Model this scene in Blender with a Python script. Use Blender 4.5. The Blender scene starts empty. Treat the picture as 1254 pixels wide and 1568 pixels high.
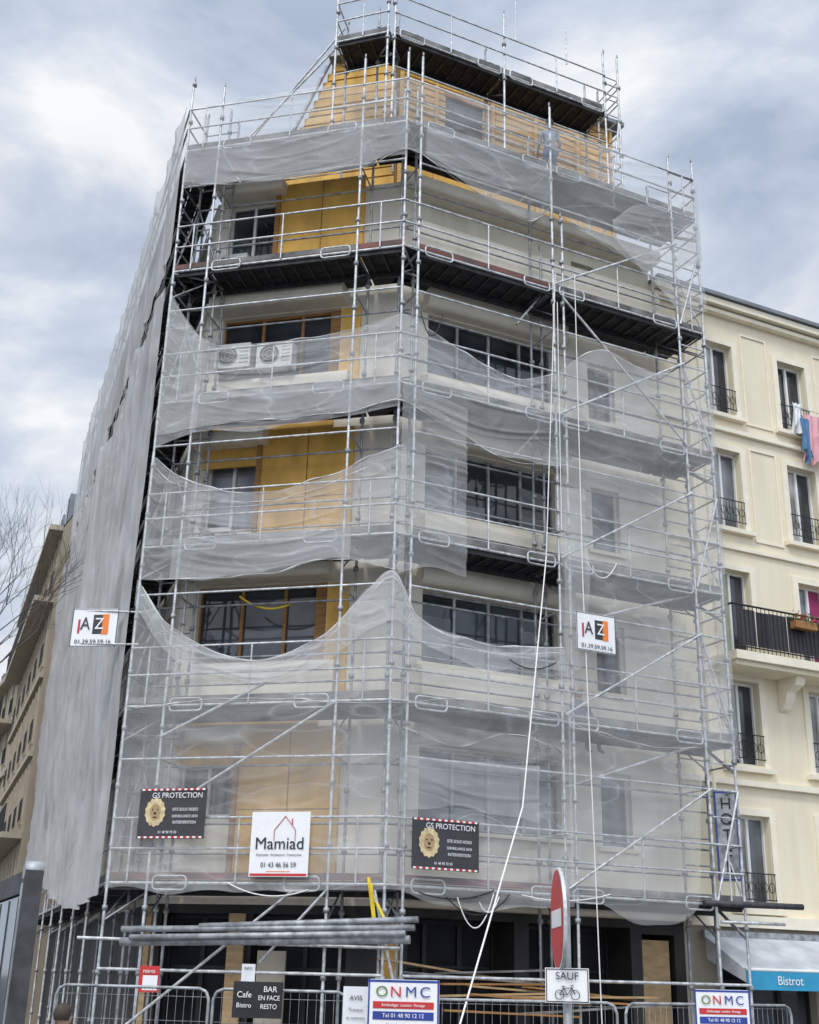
import bpy, math, random
from mathutils import Vector, Matrix, noise
random.seed(7)
rad=math.radians
CZ=2.1
def P2(x,y): return Vector((x,y,0))
Z=Vector((0,0,1))
R=P2(math.sin(rad(64.5)),math.cos(rad(64.5))); nR=P2(R.y,-R.x)
L=P2(-.970,.242).normalized(); nL=P2(-L.y*1.0,L.x).normalized()
S=P2(-.34,.94).normalized(); nS=P2(-S.y,S.x).normalized()
C=P2(-.24,20.0); E=C+L*4.8
B=P2(-.39,21.48); W=B+L*4.12
DK=[3.55,6.52,9.49,12.46,15.43,18.4]
scene=bpy.context.scene
col=scene.collection

# ---------------------------------------------------------------- materials
M={}
def nmat(name):
    m=bpy.data.materials.new(name); m.use_nodes=True
    nt=m.node_tree; b=nt.nodes['Principled BSDF']; M[name]=m
    return m,nt,b
def simple(name,c,rough=.6,metal=0,var=.15,scale=6,bump=0,stretch=(1,1,1),c2=None,detail=5):
    m,nt,b=nmat(name)
    tc=nt.nodes.new('ShaderNodeTexCoord'); mp=nt.nodes.new('ShaderNodeMapping')
    mp.inputs['Scale'].default_value=stretch
    nz=nt.nodes.new('ShaderNodeTexNoise'); nz.inputs['Scale'].default_value=scale; nz.inputs['Detail'].default_value=detail
    rp=nt.nodes.new('ShaderNodeValToRGB')
    a=[max(0,x*(1-var)) for x in c]; d=[min(1,x*(1+var)) for x in c]
    if c2: a=list(c2); d=list(c)
    rp.color_ramp.elements[0].color=(*a,1); rp.color_ramp.elements[1].color=(*d,1)
    rp.color_ramp.elements[0].position=.32; rp.color_ramp.elements[1].position=.68
    nt.links.new(tc.outputs['Object'],mp.inputs[0]); nt.links.new(mp.outputs[0],nz.inputs['Vector'])
    nt.links.new(nz.outputs['Fac'],rp.inputs[0]); nt.links.new(rp.outputs[0],b.inputs['Base Color'])
    b.inputs['Roughness'].default_value=rough; b.inputs['Metallic'].default_value=metal
    if bump:
        bp=nt.nodes.new('ShaderNodeBump'); bp.inputs['Strength'].default_value=bump; bp.inputs['Distance'].default_value=.02
        n2=nt.nodes.new('ShaderNodeTexNoise'); n2.inputs['Scale'].default_value=scale*8; n2.inputs['Detail'].default_value=6
        nt.links.new(tc.outputs['Object'],n2.inputs['Vector'])
        nt.links.new(n2.outputs['Fac'],bp.inputs['Height']); nt.links.new(bp.outputs[0],b.inputs['Normal'])
    return m
def plaster(name,c,dirt,amount=.55):
    m,nt,b=nmat(name)
    tc=nt.nodes.new('ShaderNodeTexCoord')
    def nz(sc,st,det=6):
        mp=nt.nodes.new('ShaderNodeMapping'); mp.inputs['Scale'].default_value=st
        n=nt.nodes.new('ShaderNodeTexNoise'); n.inputs['Scale'].default_value=sc; n.inputs['Detail'].default_value=det
        nt.links.new(tc.outputs['Object'],mp.inputs[0]); nt.links.new(mp.outputs[0],n.inputs['Vector']); return n
    a=nz(.7,(1,1,1)); s=nz(3.5,(1,1,.12)); g=nz(60,(1,1,1),3)
    mul=nt.nodes.new('ShaderNodeMath'); mul.operation='MULTIPLY'
    nt.links.new(a.outputs['Fac'],mul.inputs[0]); nt.links.new(s.outputs['Fac'],mul.inputs[1])
    mr=nt.nodes.new('ShaderNodeMapRange'); mr.inputs[1].default_value=.18; mr.inputs[2].default_value=.42
    mr.inputs[3].default_value=0; mr.inputs[4].default_value=amount
    nt.links.new(mul.outputs[0],mr.inputs[0])
    mx=nt.nodes.new('ShaderNodeMixRGB'); mx.inputs[1].default_value=(*c,1); mx.inputs[2].default_value=(*dirt,1)
    nt.links.new(mr.outputs[0],mx.inputs[0]); nt.links.new(mx.outputs[0],b.inputs['Base Color'])
    bp=nt.nodes.new('ShaderNodeBump'); bp.inputs['Strength'].default_value=.25; bp.inputs['Distance'].default_value=.01
    nt.links.new(g.outputs['Fac'],bp.inputs['Height']); nt.links.new(bp.outputs[0],b.inputs['Normal'])
    b.inputs['Roughness'].default_value=.85
plaster('cream',(.80,.75,.64),(.55,.51,.42),.55)
plaster('cream_nb',(.82,.74,.56),(.62,.54,.40),.4)
plaster('stone_far',(.36,.30,.22),(.20,.17,.13))
plaster('stone_far2',(.46,.41,.33),(.28,.25,.20))
simple('trim_nb',(.84,.77,.62),.8,0,.06,3)
simple('trim_far',(.44,.38,.29),.8,0,.1,3)
simple('ochre',(.70,.41,.09),.75,0,.22,2.2,.3,(1,1,.4))
simple('ochre_board',(.68,.42,.14),.7,0,.25,5,.3,(.5,.5,4))
simple('brown_board',(.32,.16,.05),.7,0,.25,5,.3,(.4,.4,5))
simple('plywood',(.42,.29,.15),.7,0,.2,4,.2,(1,1,3))
simple('galv',(.55,.56,.57),.5,.45,.35,9)
simple('galv_dull',(.34,.35,.36),.55,.4,.4,7)
simple('galv_dark',(.06,.06,.065),.6,.3,.4,8)
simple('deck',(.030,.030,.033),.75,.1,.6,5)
simple('toe_red',(.24,.08,.065),.75,0,.6,2.5,c2=(.08,.06,.055))
simple('toe_grey',(.17,.165,.16),.7,0,.6,2.5)
simple('white_paint',(.78,.78,.76),.5,0,.05,8)
simple('ac_white',(.62,.62,.60),.5,0,.1,5)
simple('sign_white',(.84,.84,.84),.4,0,.03,8)
simple('black',(.015,.015,.017),.6,0,.3,5)
simple('dark_board',(.04,.04,.045),.6,0,.2,3)
simple('red',(.55,.03,.03),.45,0,.1,4)
simple('blue',(.02,.05,.28),.45,0,.1,4)
simple('awn_blue',(.03,.30,.50),.7,0,.1,4)
simple('awn_grey',(.50,.52,.54),.8,0,.2,2)
simple('orange',(.85,.22,.03),.5,0,.05,4)
simple('gold',(.62,.50,.28),.6,0,.25,14)
simple('yellow',(.75,.55,.03),.6,0,.1,4)
simple('rope',(.80,.79,.76),.9,0,.1,20)
simple('hem',(.62,.62,.61),.9,0,.2,5)
simple('iron',(.02,.02,.022),.5,.3,.3,8)
simple('zinc',(.20,.22,.24),.5,.5,.2,2)
simple('asphalt',(.05,.05,.052),.85,0,.3,3,.5)
simple('pavement',(.24,.23,.22),.85,0,.2,2,.3)
simple('kerb',(.30,.29,.28),.8,0,.15,3)
simple('roadpaint',(.7,.7,.68),.7,0,.15,8)
simple('bark',(.12,.105,.09),.9,0,.3,6)
simple('pinkcloth',(.72,.38,.42),.9,0,.08,4)
simple('bluecloth',(.10,.22,.38),.9,0,.2,4)
simple('whitecloth',(.75,.76,.78),.9,0,.08,4)
simple('cloth_gap_black',(.03,.03,.035),.9,0,.3,6)
simple('skin',(.52,.32,.23),.6,0,.06,10)
simple('hair',(.05,.035,.025),.7,0,.3,20)
simple('hairgrey',(.20,.19,.18),.7,0,.2,20)
simple('jeans',(.05,.07,.13),.85,0,.25,15)
simple('jacket',(.16,.20,.27),.8,0,.2,6)
simple('jacket_blue',(.05,.09,.16),.8,0,.2,6)
simple('shoe',(.03,.025,.02),.6,0,.2,8)
simple('helmet',(.8,.8,.78),.3,0,.02,8)
simple('magenta',(.30,.03,.12),.8,0,.3,4)
simple('green',(.14,.24,.04),.8,0,.3,4)
simple('interior',(.012,.012,.014),.9,0,.6,1.5)
simple('shopfront',(.024,.022,.021),.65,0,.6,1.2)
simple('leaf',(.07,.12,.04),.8,0,.4,4)
def glass(name,c,rough=.06):
    m,nt,b=nmat(name)
    tc=nt.nodes.new('ShaderNodeTexCoord'); n=nt.nodes.new('ShaderNodeTexNoise'); n.inputs['Scale'].default_value=.9
    rp=nt.nodes.new('ShaderNodeValToRGB'); rp.color_ramp.elements[0].position=.35; rp.color_ramp.elements[1].position=.7
    rp.color_ramp.elements[0].color=(*[x*.35 for x in c],1); rp.color_ramp.elements[1].color=(*[x*1.6 for x in c],1)
    nt.links.new(tc.outputs['Object'],n.inputs['Vector']); nt.links.new(n.outputs['Fac'],rp.inputs[0]); nt.links.new(rp.outputs[0],b.inputs['Base Color'])
    b.inputs['Roughness'].default_value=rough; b.inputs['IOR'].default_value=1.6
    bp=nt.nodes.new('ShaderNodeBump'); bp.inputs['Strength'].default_value=.15; bp.inputs['Distance'].default_value=.05
    n2=nt.nodes.new('ShaderNodeTexNoise'); n2.inputs['Scale'].default_value=1.6; n2.inputs['Detail'].default_value=0
    nt.links.new(tc.outputs['Object'],n2.inputs['Vector']); nt.links.new(n2.outputs['Fac'],bp.inputs['Height']); nt.links.new(bp.outputs[0],b.inputs['Normal'])
glass('glass',(.045,.052,.062)); glass('glass_lt',(.20,.22,.24),.1); glass('curtain',(.45,.45,.43),.15)
def netmat(name,lo,ridge,c=(.86,.86,.85),st=(.5,.5,1.6),sc=1.1):
    m=bpy.data.materials.new(name); m.use_nodes=True; nt=m.node_tree; nt.nodes.clear(); M[name]=m
    o=nt.nodes.new('ShaderNodeOutputMaterial'); tr=nt.nodes.new('ShaderNodeBsdfTransparent')
    df=nt.nodes.new('ShaderNodeBsdfDiffuse'); df.inputs[0].default_value=(*c,1)
    m2=nt.nodes.new('ShaderNodeMixShader')
    tc=nt.nodes.new('ShaderNodeTexCoord')
    def nz(sc,st,det,dist=0):
        mp=nt.nodes.new('ShaderNodeMapping'); mp.inputs['Scale'].default_value=st
        n=nt.nodes.new('ShaderNodeTexNoise'); n.inputs['Scale'].default_value=sc; n.inputs['Detail'].default_value=det; n.inputs['Distortion'].default_value=dist
        nt.links.new(tc.outputs['Object'],mp.inputs[0]); nt.links.new(mp.outputs[0],n.inputs['Vector']); return n
    def math_(op,a,b=None):
        n=nt.nodes.new('ShaderNodeMath'); n.operation=op
        for i,x in enumerate((a,b)):
            if x is None: continue
            if isinstance(x,(int,float)): n.inputs[i].default_value=x
            else: nt.links.new(x,n.inputs[i])
        return n.outputs[0]
    def ridgef(n,w):
        d=math_('ABSOLUTE',math_('SUBTRACT',n.outputs['Fac'],.5)); q=math_('SUBTRACT',1.0,math_('DIVIDE',d,w)); return math_('MAXIMUM',q,0.0)
    a=nz(.6,(1,1,1.2),3,.2); b=nz(sc,st,1,.15)
    r1=ridgef(b,.02)
    base=math_('ADD',lo*.45,math_('MULTIPLY',a.outputs['Fac'],lo*1.1))
    al=math_('MINIMUM',math_('ADD',base,math_('MULTIPLY',r1,ridge)),.95)
    nt.links.new(al,m2.inputs[0])
    nt.links.new(tr.outputs[0],m2.inputs[1]); nt.links.new(df.outputs[0],m2.inputs[2]); nt.links.new(m2.outputs[0],o.inputs[0])
netmat('net',.27,.12,(.68,.68,.675)); netmat('net_thin',.24,.10,(.70,.70,.695)); netmat('net_dense',.40,.10,(.52,.52,.52))
netmat('net_side',.70,.06,(.55,.55,.545),(1,1,.35),.8)

# ---------------------------------------------------------------- mesh builder
class MB:
    def __init__(s): s.v=[];s.f=[];s.m=[];s.mats=[];s.sm=[]
    def mi(s,m):
        if m not in s.mats: s.mats.append(m)
        return s.mats.index(m)
    def poly(s,pts,mat,smooth=False):
        n=len(s.v); s.v+=[tuple(p) for p in pts]; s.f.append(tuple(range(n,n+len(pts)))); s.m.append(s.mi(mat)); s.sm.append(smooth)
    def hexa(s,c,mat):
        n=len(s.v); s.v+=[tuple(p) for p in c]; i=s.mi(mat)
        for q in ((0,3,2,1),(4,5,6,7),(0,1,5,4),(1,2,6,5),(2,3,7,6),(3,0,4,7)):
            s.f.append(tuple(n+k for k in q)); s.m.append(i); s.sm.append(False)
    def box(s,c,ux,uy,uz,a,b,h,mat):
        ux=ux*(a/2);uy=uy*(b/2);uz=uz*(h/2)
        s.hexa([c-ux-uy-uz,c+ux-uy-uz,c+ux+uy-uz,c-ux+uy-uz,c-ux-uy+uz,c+ux-uy+uz,c+ux+uy+uz,c-ux+uy+uz],mat)
    def tube(s,p,q,r,mat,n=6,r2=None,cap=False):
        p=Vector(p);q=Vector(q);d=q-p
        if d.length<1e-6: return
        d.normalize(); a=d.orthogonal().normalized(); b=d.cross(a); r2=r if r2 is None else r2
        k=len(s.v)
        for (c,rr) in ((p,r),(q,r2)):
            for i in range(n):
                t=2*math.pi*i/n; s.v.append(tuple(c+(a*math.cos(t)+b*math.sin(t))*rr))
        i0=s.mi(mat)
        for i in range(n):
            j=(i+1)%n; s.f.append((k+i,k+j,k+n+j,k+n+i)); s.m.append(i0); s.sm.append(True)
        if cap:
            s.f.append(tuple(k+i for i in range(n))[::-1]); s.m.append(i0); s.sm.append(False)
            s.f.append(tuple(k+n+i for i in range(n))); s.m.append(i0); s.sm.append(False)
    def path(s,pts,r,mat,n=5,closed=False):
        for i in range(len(pts)-1): s.tube(pts[i],pts[i+1],r,mat,n)
        if closed: s.tube(pts[-1],pts[0],r,mat,n)
    def disc(s,c,ux,uy,r,mat,n=24,ry=None):
        ry=ry or r
        s.poly([c+ux*(math.cos(2*math.pi*i/n)*r)+uy*(math.sin(2*math.pi*i/n)*ry) for i in range(n)],mat)
    def build(s,name,parent=None):
        me=bpy.data.meshes.new(name); me.from_pydata(s.v,[],s.f)
        for m in s.mats: me.materials.append(M[m])
        me.polygons.foreach_set('material_index',s.m); me.polygons.foreach_set('use_smooth',s.sm); me.update()
        o=bpy.data.objects.new(name,me); col.objects.link(o)
        if parent: o.parent=parent
        return o
def empty(name):
    e=bpy.data.objects.new(name,None); col.objects.link(e); return e
class Fr:
    def __init__(s,O,d,n): s.O=O;s.d=d;s.n=n
    def p(s,a,d,z): v=s.O+s.d*a+s.n*d; return Vector((v.x,v.y,z))
def fbox(mb,F,s0,s1,d0,d1,z0,z1,mat):
    p=F.p
    mb.hexa([p(s0,d0,z0),p(s1,d0,z0),p(s1,d1,z0),p(s0,d1,z0),p(s0,d0,z1),p(s1,d0,z1),p(s1,d1,z1),p(s0,d1,z1)],mat)
def wall(mb,F,s0,s1,z0,z1,ops,mat,depth=.2):
    xs=sorted(set([s0,s1]+[o[0] for o in ops]+[o[1] for o in ops])); zs=sorted(set([z0,z1]+[o[2] for o in ops]+[o[3] for o in ops]))
    for i in range(len(xs)-1):
        for j in range(len(zs)-1):
            cx=(xs[i]+xs[i+1])/2; cz=(zs[j]+zs[j+1])/2
            if any(o[0]<cx<o[1] and o[2]<cz<o[3] for o in ops): continue
            mb.poly([F.p(xs[i],0,zs[j]),F.p(xs[i+1],0,zs[j]),F.p(xs[i+1],0,zs[j+1]),F.p(xs[i],0,zs[j+1])],mat)
    for (a,b,c,d) in ops:
        for q in (((a,c),(b,c)),((b,c),(b,d)),((b,d),(a,d)),((a,d),(a,c))):
            (x,y),(u,w)=q
            mb.poly([F.p(x,0,y),F.p(u,0,w),F.p(u,-depth,w),F.p(x,-depth,y)],mat)
def window(mb,F,a,b,c,d,depth=.2,nv=2,frame='white_paint',g='glass',fw=.05,tr=None):
    y=-depth
    mb.poly([F.p(a,y-.02,c),F.p(b,y-.02,c),F.p(b,y-.02,d),F.p(a,y-.02,d)],g)
    fbox(mb,F,a,b,y-.01,y+.04,c,c+fw,frame); fbox(mb,F,a,b,y-.01,y+.04,d-fw,d,frame)
    for i in range(nv+1):
        x=a+(b-a)*i/nv
        x0=max(a,x-fw*.6); x1=min(b,x+fw*.6)
        fbox(mb,F,x0,x1,y-.012,y+.045,c+fw,d-fw,frame)
    if tr: fbox(mb,F,a+fw,b-fw,y-.008,y+.035,tr,tr+fw*.7,frame)
def sweep(mb,F,s0,s1,prof,mat):
    n=len(prof)
    for i in range(n-1):
        (d0,z0),(d1,z1)=prof[i],prof[i+1]
        mb.poly([F.p(s0,d0,z0),F.p(s1,d0,z0),F.p(s1,d1,z1),F.p(s0,d1,z1)],mat,False)
    mb.poly([F.p(s0,d,z) for d,z in prof],mat); mb.poly([F.p(s1,d,z) for d,z in prof],mat)
def text(s,c,rt,up,size,mat,parent,sx=1.0,align='CENTER'):
    cu=bpy.data.curves.new('t','FONT'); cu.body=s; cu.size=size; cu.align_x=align; cu.align_y='CENTER'; cu.extrude=.001
    o=bpy.data.objects.new('t',cu); col.objects.link(o)
    bpy.context.view_layer.update()
    me=bpy.data.meshes.new_from_object(o.evaluated_get(bpy.context.evaluated_depsgraph_get()))
    bpy.data.objects.remove(o); 
    me.materials.clear(); me.materials.append(M[mat])
    n=rt.cross(up).normalized()
    mt=Matrix(((rt.x*sx,up.x,n.x,c.x),(rt.y*sx,up.y,n.y,c.y),(rt.z*sx,up.z,n.z,c.z),(0,0,0,1)))
    me.transform(mt)
    ob=bpy.data.objects.new('lettering',me); col.objects.link(ob); ob.parent=parent
def sign(name,c,rt,w,h,bg,texts=(),rects=(),discs=(),th=.012,up=Z,extra=None):
    e=empty(name); n=rt.cross(up).normalized(); mb=MB()
    mb.box(c,rt,up,n,w,h,th,bg)
    f=th/2
    for k,(x,y,a,b,m) in enumerate(rects): mb.box(c+rt*x+up*y+n*(f+.002+.0006*k),rt,up,n,a,b,.003,m)
    for k,(x,y,r,m) in enumerate(discs): mb.disc(c+rt*x+up*y+n*(f+.008+.002*k),rt,up,r,m)
    if extra: extra(mb,c+n*(f+.012),rt,up)
    mb.build('panel',e)
    for (s,x,y,sz,m,sx) in texts: text(s,c+rt*x+up*y+n*(f+.016),rt,up,sz,m,e,sx)
    return e

# ---------------------------------------------------------------- ground
g=MB(); g.poly([(-400,-300,0),(400,-300,0),(400,600,0),(-400,600,0)],'asphalt'); g.build('road')
pv=MB()
FRw=Fr(B,R,nR); FLw=Fr(B,L,nL); FSw=Fr(W,S,nS)
def slab(mb,pts,z0,z1,mat):
    n=len(pts); mb.poly([(p.x,p.y,z1) for p in pts],mat)
    for i in range(n):
        a=pts[i];b=pts[(i+1)%n]; mb.poly([(a.x,a.y,z0),(b.x,b.y,z0),(b.x,b.y,z1),(a.x,a.y,z1)],'kerb')
slab(pv,[B+R*40+nR*4,B+nR*4+nL*1.5,W+nL*4+nS*1.5,W+nS*3+nL*1,W+S*80+nS*3,W+S*80-nS*10,B+R*40-nR*12],0,.12,'pavement')
slab(pv,[P2(-6,-6),P2(30,-6),P2(30,9.2),P2(-3.2,9.2),P2(-6,7)],0,.12,'pavement')
pv.build('pavement')
mk=MB()
for i in range(7):
    x=-1+i*1.0; mk.poly([(x,10.2,.004),(x+.5,10.2,.004),(x+.5,13.6,.004),(x,13.6,.004)],'roadpaint')
mk.build('road_marking')

# ---------------------------------------------------------------- corner building
bl=empty('apartment_building'); mb=MB()
ops=[]; wins=[]
for k in range(1,5):
    top=DK[k]-.5
    ops.append((.75,3.75,top-1.4,top)); wins.append((.75,3.75,top-1.4,top,4,'glass'))
    ops.append((4.65,5.35,top-1.5,top-.1)); wins.append((4.65,5.35,top-1.5,top-.1,1,'glass_lt' if k%2 else 'glass'))
ops.append((4.3,4.9,16.3,17.3)); wins.append((4.3,4.9,16.3,17.3,1,'glass'))
wall(mb,FRw,0,6.44,3.25,17.95,ops,'cream')
for (a,b,c,d,n,gm) in wins: window(mb,FRw,a,b,c,d,.18,n,'galv_dull' if n>1 else 'white_paint',gm,.045)
for k in range(1,5):
    top=DK[k]-.5
    for q in range(4):
        if random.random()<.6:
            a=.8+.74*q; hh=random.choice((.35,.6,.9)); fbox(mb,FRw,a+.02,a+.66,-.196,-.186,top-1.35,top-1.35+hh,'glass_lt')
gops=[(.6,2.7,.25,3.1),(3.0,5.2,.25,3.1),(5.45,6.2,.25,3.0)]
wall(mb,FRw,0,6.44,.12,3.25,gops,'shopfront',.9)
for (a,b,c,d) in gops:
    mb.poly([FRw.p(a,-.9,c),FRw.p(b,-.9,c),FRw.p(b,-.9,d),FRw.p(a,-.9,d)],'interior')
    window(mb,FRw,a,b,c,d,.8,3,'black','interior',.07,2.3)
def prof(z0,z1,d,r=.16):
    out=[(0.0,z0)]
    for i in range(7):
        t=math.pi/2*i/6; out.append((d-r+r*math.sin(t),z0+r-r*math.cos(t)))
    for i in range(7):
        t=math.pi/2*i/6; out.append((d-r+r*math.cos(t),z1-r+r*math.sin(t)))
    out.append((0.0,z1)); return out
for k in range(1,5):
    zt=DK[k]-.5
    sweep(mb,FRw,.6,3.95,prof(zt+.03,zt+1.45 if k<4 else zt+.75,.36),'cream')
    fbox(mb,FRw,.6,3.95,0.002,.12,zt-1.5,zt-1.42,'trim_nb')
    fbox(mb,FRw,4.55,5.45,0.002,.06,zt-1.58,zt-1.5,'trim_nb')
sweep(mb,FRw,.2,6.4,prof(15.75,17.0,.42,.3),'cream')
sweep(mb,FRw,0,6.44,prof(17.65,17.95,.5,.1),'cream')
sweep(mb,FRw,0,6.44,prof(3.25,3.5,.35,.1),'cream')
ops=[];wins=[]
for k in range(0,5):
    z=DK[k]
    if k in (1,3):
        o=(1.15,3.75,z+1.05,z+2.55); ops.append(o); wins.append((*o,3,'glass'))
    else:
        o=(2.75,3.8,z+(.75 if k!=0 else 1.2),z+2.45); ops.append(o); wins.append((*o,2,'glass_lt' if k==2 else 'glass'))
wall(mb,FLw,0,4.12,3.25,17.95,ops,'cream')
for (a,b,c,d,n,gm) in wins: window(mb,FLw,a,b,c,d,.18,n,'brown_board' if n==3 else 'white_paint',gm,.05)
gops=[(2.6,3.9,.25,3.1),(.5,2.2,.25,3.1)]
wall(mb,FLw,0,4.12,.12,3.25,gops,'shopfront',.5)
for (a,b,c,d) in gops: window(mb,FLw,a,b,c,d,.45,2,'black','interior',.07,2.2)
for k in range(0,5):
    z=DK[k]
    if k in (1,3):
        sweep(mb,FLw,1.0,3.9,prof(z+2.57,z+3.05,.5,.12),'cream')
        sweep(mb,FLw,.9,4.0,prof(z+.15,z+1.02,.22,.14),'cream')
        fbox(mb,FLw,.72,1.12,.003,.05,z+.1,z+2.5,'ochre')
        fbox(mb,FLw,1.2,3.9,.003,.05,z-.9,z+.1,'ochre')
        fbox(mb,FLw,1.16,1.4,-.19,-.1,z+1.05,z+2.55,'brown_board')
    else:
        fbox(mb,FLw,.74,2.62,.003,.09,z+.05,z+2.75,'ochre')
        fbox(mb,FLw,2.62,2.72,.003,.14,z+.05,z+2.6,'brown_board')
        sweep(mb,FLw,2.5,4.0,prof(z+2.47,z+2.75,.45,.1),'cream')
        fbox(mb,FLw,1.66,1.68,.09,.1,z+.05,z+2.75,'brown_board')
        fbox(mb,FLw,.74,2.62,.09,.098,z+1.3,z+1.315,'brown_board')
ops=[];
for i in range(7):
    for k in range(0,5):
        a=1.0+i*2.8; z=DK[k]; ops.append((a,a+1.1,z+.7,z+2.3))
wall(mb,FSw,0,20.6,3.25,17.95,ops,'cream'); wall(mb,FSw,0,20.6,.12,3.25,[],'shopfront')
for (a,b,c,d) in ops: window(mb,FSw,a,b,c,d,.18,2,'white_paint','glass',.05)
T=[B+P2(0,.35),B+R*6.44+R*-.05-nR*.35,B+R*6.4-nR*11,W+S*20.5-nS*8,W+S*20.5-nS*.3,W-nL*.4-nS*.4]
mb.poly([(p.x,p.y,17.9) for p in T],'zinc')
for i in (1,2,3): 
    a=T[i];b=T[i+1]; mb.poly([(a.x,a.y,.1),(b.x,b.y,.1),(b.x,b.y,17.9),(a.x,a.y,17.9)],'stone_far2')
A0=P2(-.5,22.5); FA=Fr(A0,R,nR); FB=Fr(A0,L,nL)
zt=22.25
def siding(F,s_at,z0,z1,step,mat,skip=()):
    z=z0;i=0
    while z<z1-.02:
        s0,s1=s_at(z+step/2)
        segs=[(s0,s1)]
        for (a,b,c,d) in skip:
            if c<z+step/2<d:
                segs=[(s0,a),(b,s1)]
        for (u,w) in segs: 
            x=u
            while x<w-.05:
                e=min(w,x+random.choice((1.6,2.2,2.6)))
                fbox(mb,F,x+.004,e-.004,0,.035+.02*random.random(),z+.035,min(z1,z+step)-.008,mat if random.random()<.8 else 'ochre'); x=e
        z+=step;i+=1
siding(FA,lambda z:(0.03,5.9),17.9,zt,.19,'ochre_board',[(1.2,2.2,20.2,21.5)])
siding(FB,lambda z:(0.03,3.4-(z-17.9)*.42),17.9,zt,.24,'ochre')
mb.poly([FA.p(0,-.01,17.9),FA.p(5.9,-.01,17.9),FA.p(5.9,-.01,zt),FA.p(0,-.01,zt)],'brown_board')
mb.poly([FB.p(0,-.01,17.9),FB.p(3.4,-.01,17.9),FB.p(1.57,-.01,zt),FB.p(0,-.01,zt)],'brown_board')
mb.poly([FA.p(5.9,-.01,17.9),FA.p(5.9,-6,17.9),FA.p(5.9,-6,zt),FA.p(5.9,-.01,zt)],'brown_board')
mb.poly([FB.p(3.4,-.01,17.9),FB.p(3.4,-6,17.9),FB.p(1.57,-6,zt),FB.p(1.57,-.01,zt)],'zinc')
fbox(mb,FA,1.2,2.2,-.05,0,20.2,21.5,'glass'); fbox(mb,FA,1.15,2.25,.0,.07,21.5,21.6,'brown_board')
for s in (.0,.9,2.4,3.6,4.8,5.8): fbox(mb,FA,s,s+.09,.06,.11,17.95,zt-.01,'ochre_board')
fbox(mb,FA,-.1,6.1,-6,.35,zt+.003,zt+.12,'zinc'); fbox(mb,FB,.12,1.65,-5,.3,zt+.006,zt+.11,'zinc')
mb.tube(FB.p(3.5,.15,17.9),FB.p(1.6,.15,zt+.1),.05,'galv_dull')
mb.build('facade',bl)
# air conditioning units on the left terraces
for (s,z) in ((3.55,DK[4]+.35),(2.35,DK[4]+.1),(3.3,DK[3]+1.15),(2.4,DK[3]+1.1),(3.4,DK[2]+.1)):
    mb=MB(); fbox(mb,FLw,s-.38,s+.38,.12,.42,z,z+.55,'ac_white')
    cc=FLw.p(s+.1,.424,z+.28); mb.disc(cc,L,Z,.21,'galv_dark',20)
    for q in (.07,.14,.21): mb.path([cc+nL*.012+L*(q*math.cos(t*math.pi/8))+Z*(q*math.sin(t*math.pi/8)) for t in range(16)],.006,'ac_white',4,True)
    for q in range(5): fbox(mb,FLw,s-.34,s-.16,.42,.428,z+.1+.08*q,z+.13+.08*q,'galv_dull')
    for q in (-.3,.3): fbox(mb,FLw,s+q-.02,s+q+.02,.01,.44,z-.05,z-.003,'galv_dark')
    mb.build('air_conditioner')

# ---------------------------------------------------------------- right neighbour
nb=empty('apartment_building'); mb=MB()
cx=[8.3+2.25*i for i in range(6)]
sills=[3.62,6.4,8.62,11.65,14.45]; hs=[1.75,1.75,2.0,1.85,1.8]
ops=[];gl=[]
for j,(z,h) in enumerate(zip(sills,hs)):
    for i,x in enumerate(cx):
        ops.append((x-.43,x+.43,z,z+h)); gl.append('glass' if (i+j)%3 else 'glass_lt')
wall(mb,FRw,6.44,20,3.3,17.3,ops,'cream_nb',.22)
for k,(a,b,c,d) in enumerate(ops):
    j=k//6;i=k%6
    gg=gl[k]
    window(mb,FRw,a,b,c,d,.2,2,'white_paint',gg,.05,None)
    if j!=2 and (i+j)%2==0: fbox(mb,FRw,a+.06,(a+b)/2-.03,-.219,-.21,c+.06,d-.06,'curtain')
    if j==2 and i in (0,1): fbox(mb,FRw,(a+.06) if i==0 else (a+b)/2+.03,(a+b)/2-.03 if i==0 else b-.06,-.215,-.205,c+.06,d-.06,'green' if i==0 else 'magenta')
    for s0,s1 in ((a-.16,a-.003),(b+.003,b+.16)): fbox(mb,FRw,s0,s1,.003,.05,c-.06,d+.14,'trim_nb')
    fbox(mb,FRw,a-.003,b+.003,.003,.05,d+.003,d+.14,'trim_nb')
    if j!=2: fbox(mb,FRw,a-.22,b+.22,.004,.14,c-.16,c-.06,'trim_nb')
    if j!=2:
        for q in (.12,.62): mb.tube(FRw.p(a-.02,.06,c+q),FRw.p(b+.02,.06,c+q),.012,'iron',5)
        for q in range(11):
            x=a+(b-a)*q/10; mb.tube(FRw.p(x,.06,c+.12),FRw.p(x,.06,c+.62),.007,'iron',4)
        for q in range(5):
            x=a+.09+(b-a-.18)*q/4; cc=FRw.p(x,.06,c+.36)
            mb.path([cc+R*(.07*math.cos(t*math.pi/4))+Z*(.1*math.sin(t*math.pi/4)) for t in range(8)],.008,'iron',4,True)
for z,t,d in ((17.15,.16,.3),(17.0,.1,.18),(13.95,.1,.1),(11.1,.08,.07),(5.95,.12,.12),(3.2,.22,.22)):
    fbox(mb,FRw,6.46,20.01,.005,d,z,z+t,'trim_nb')
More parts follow.
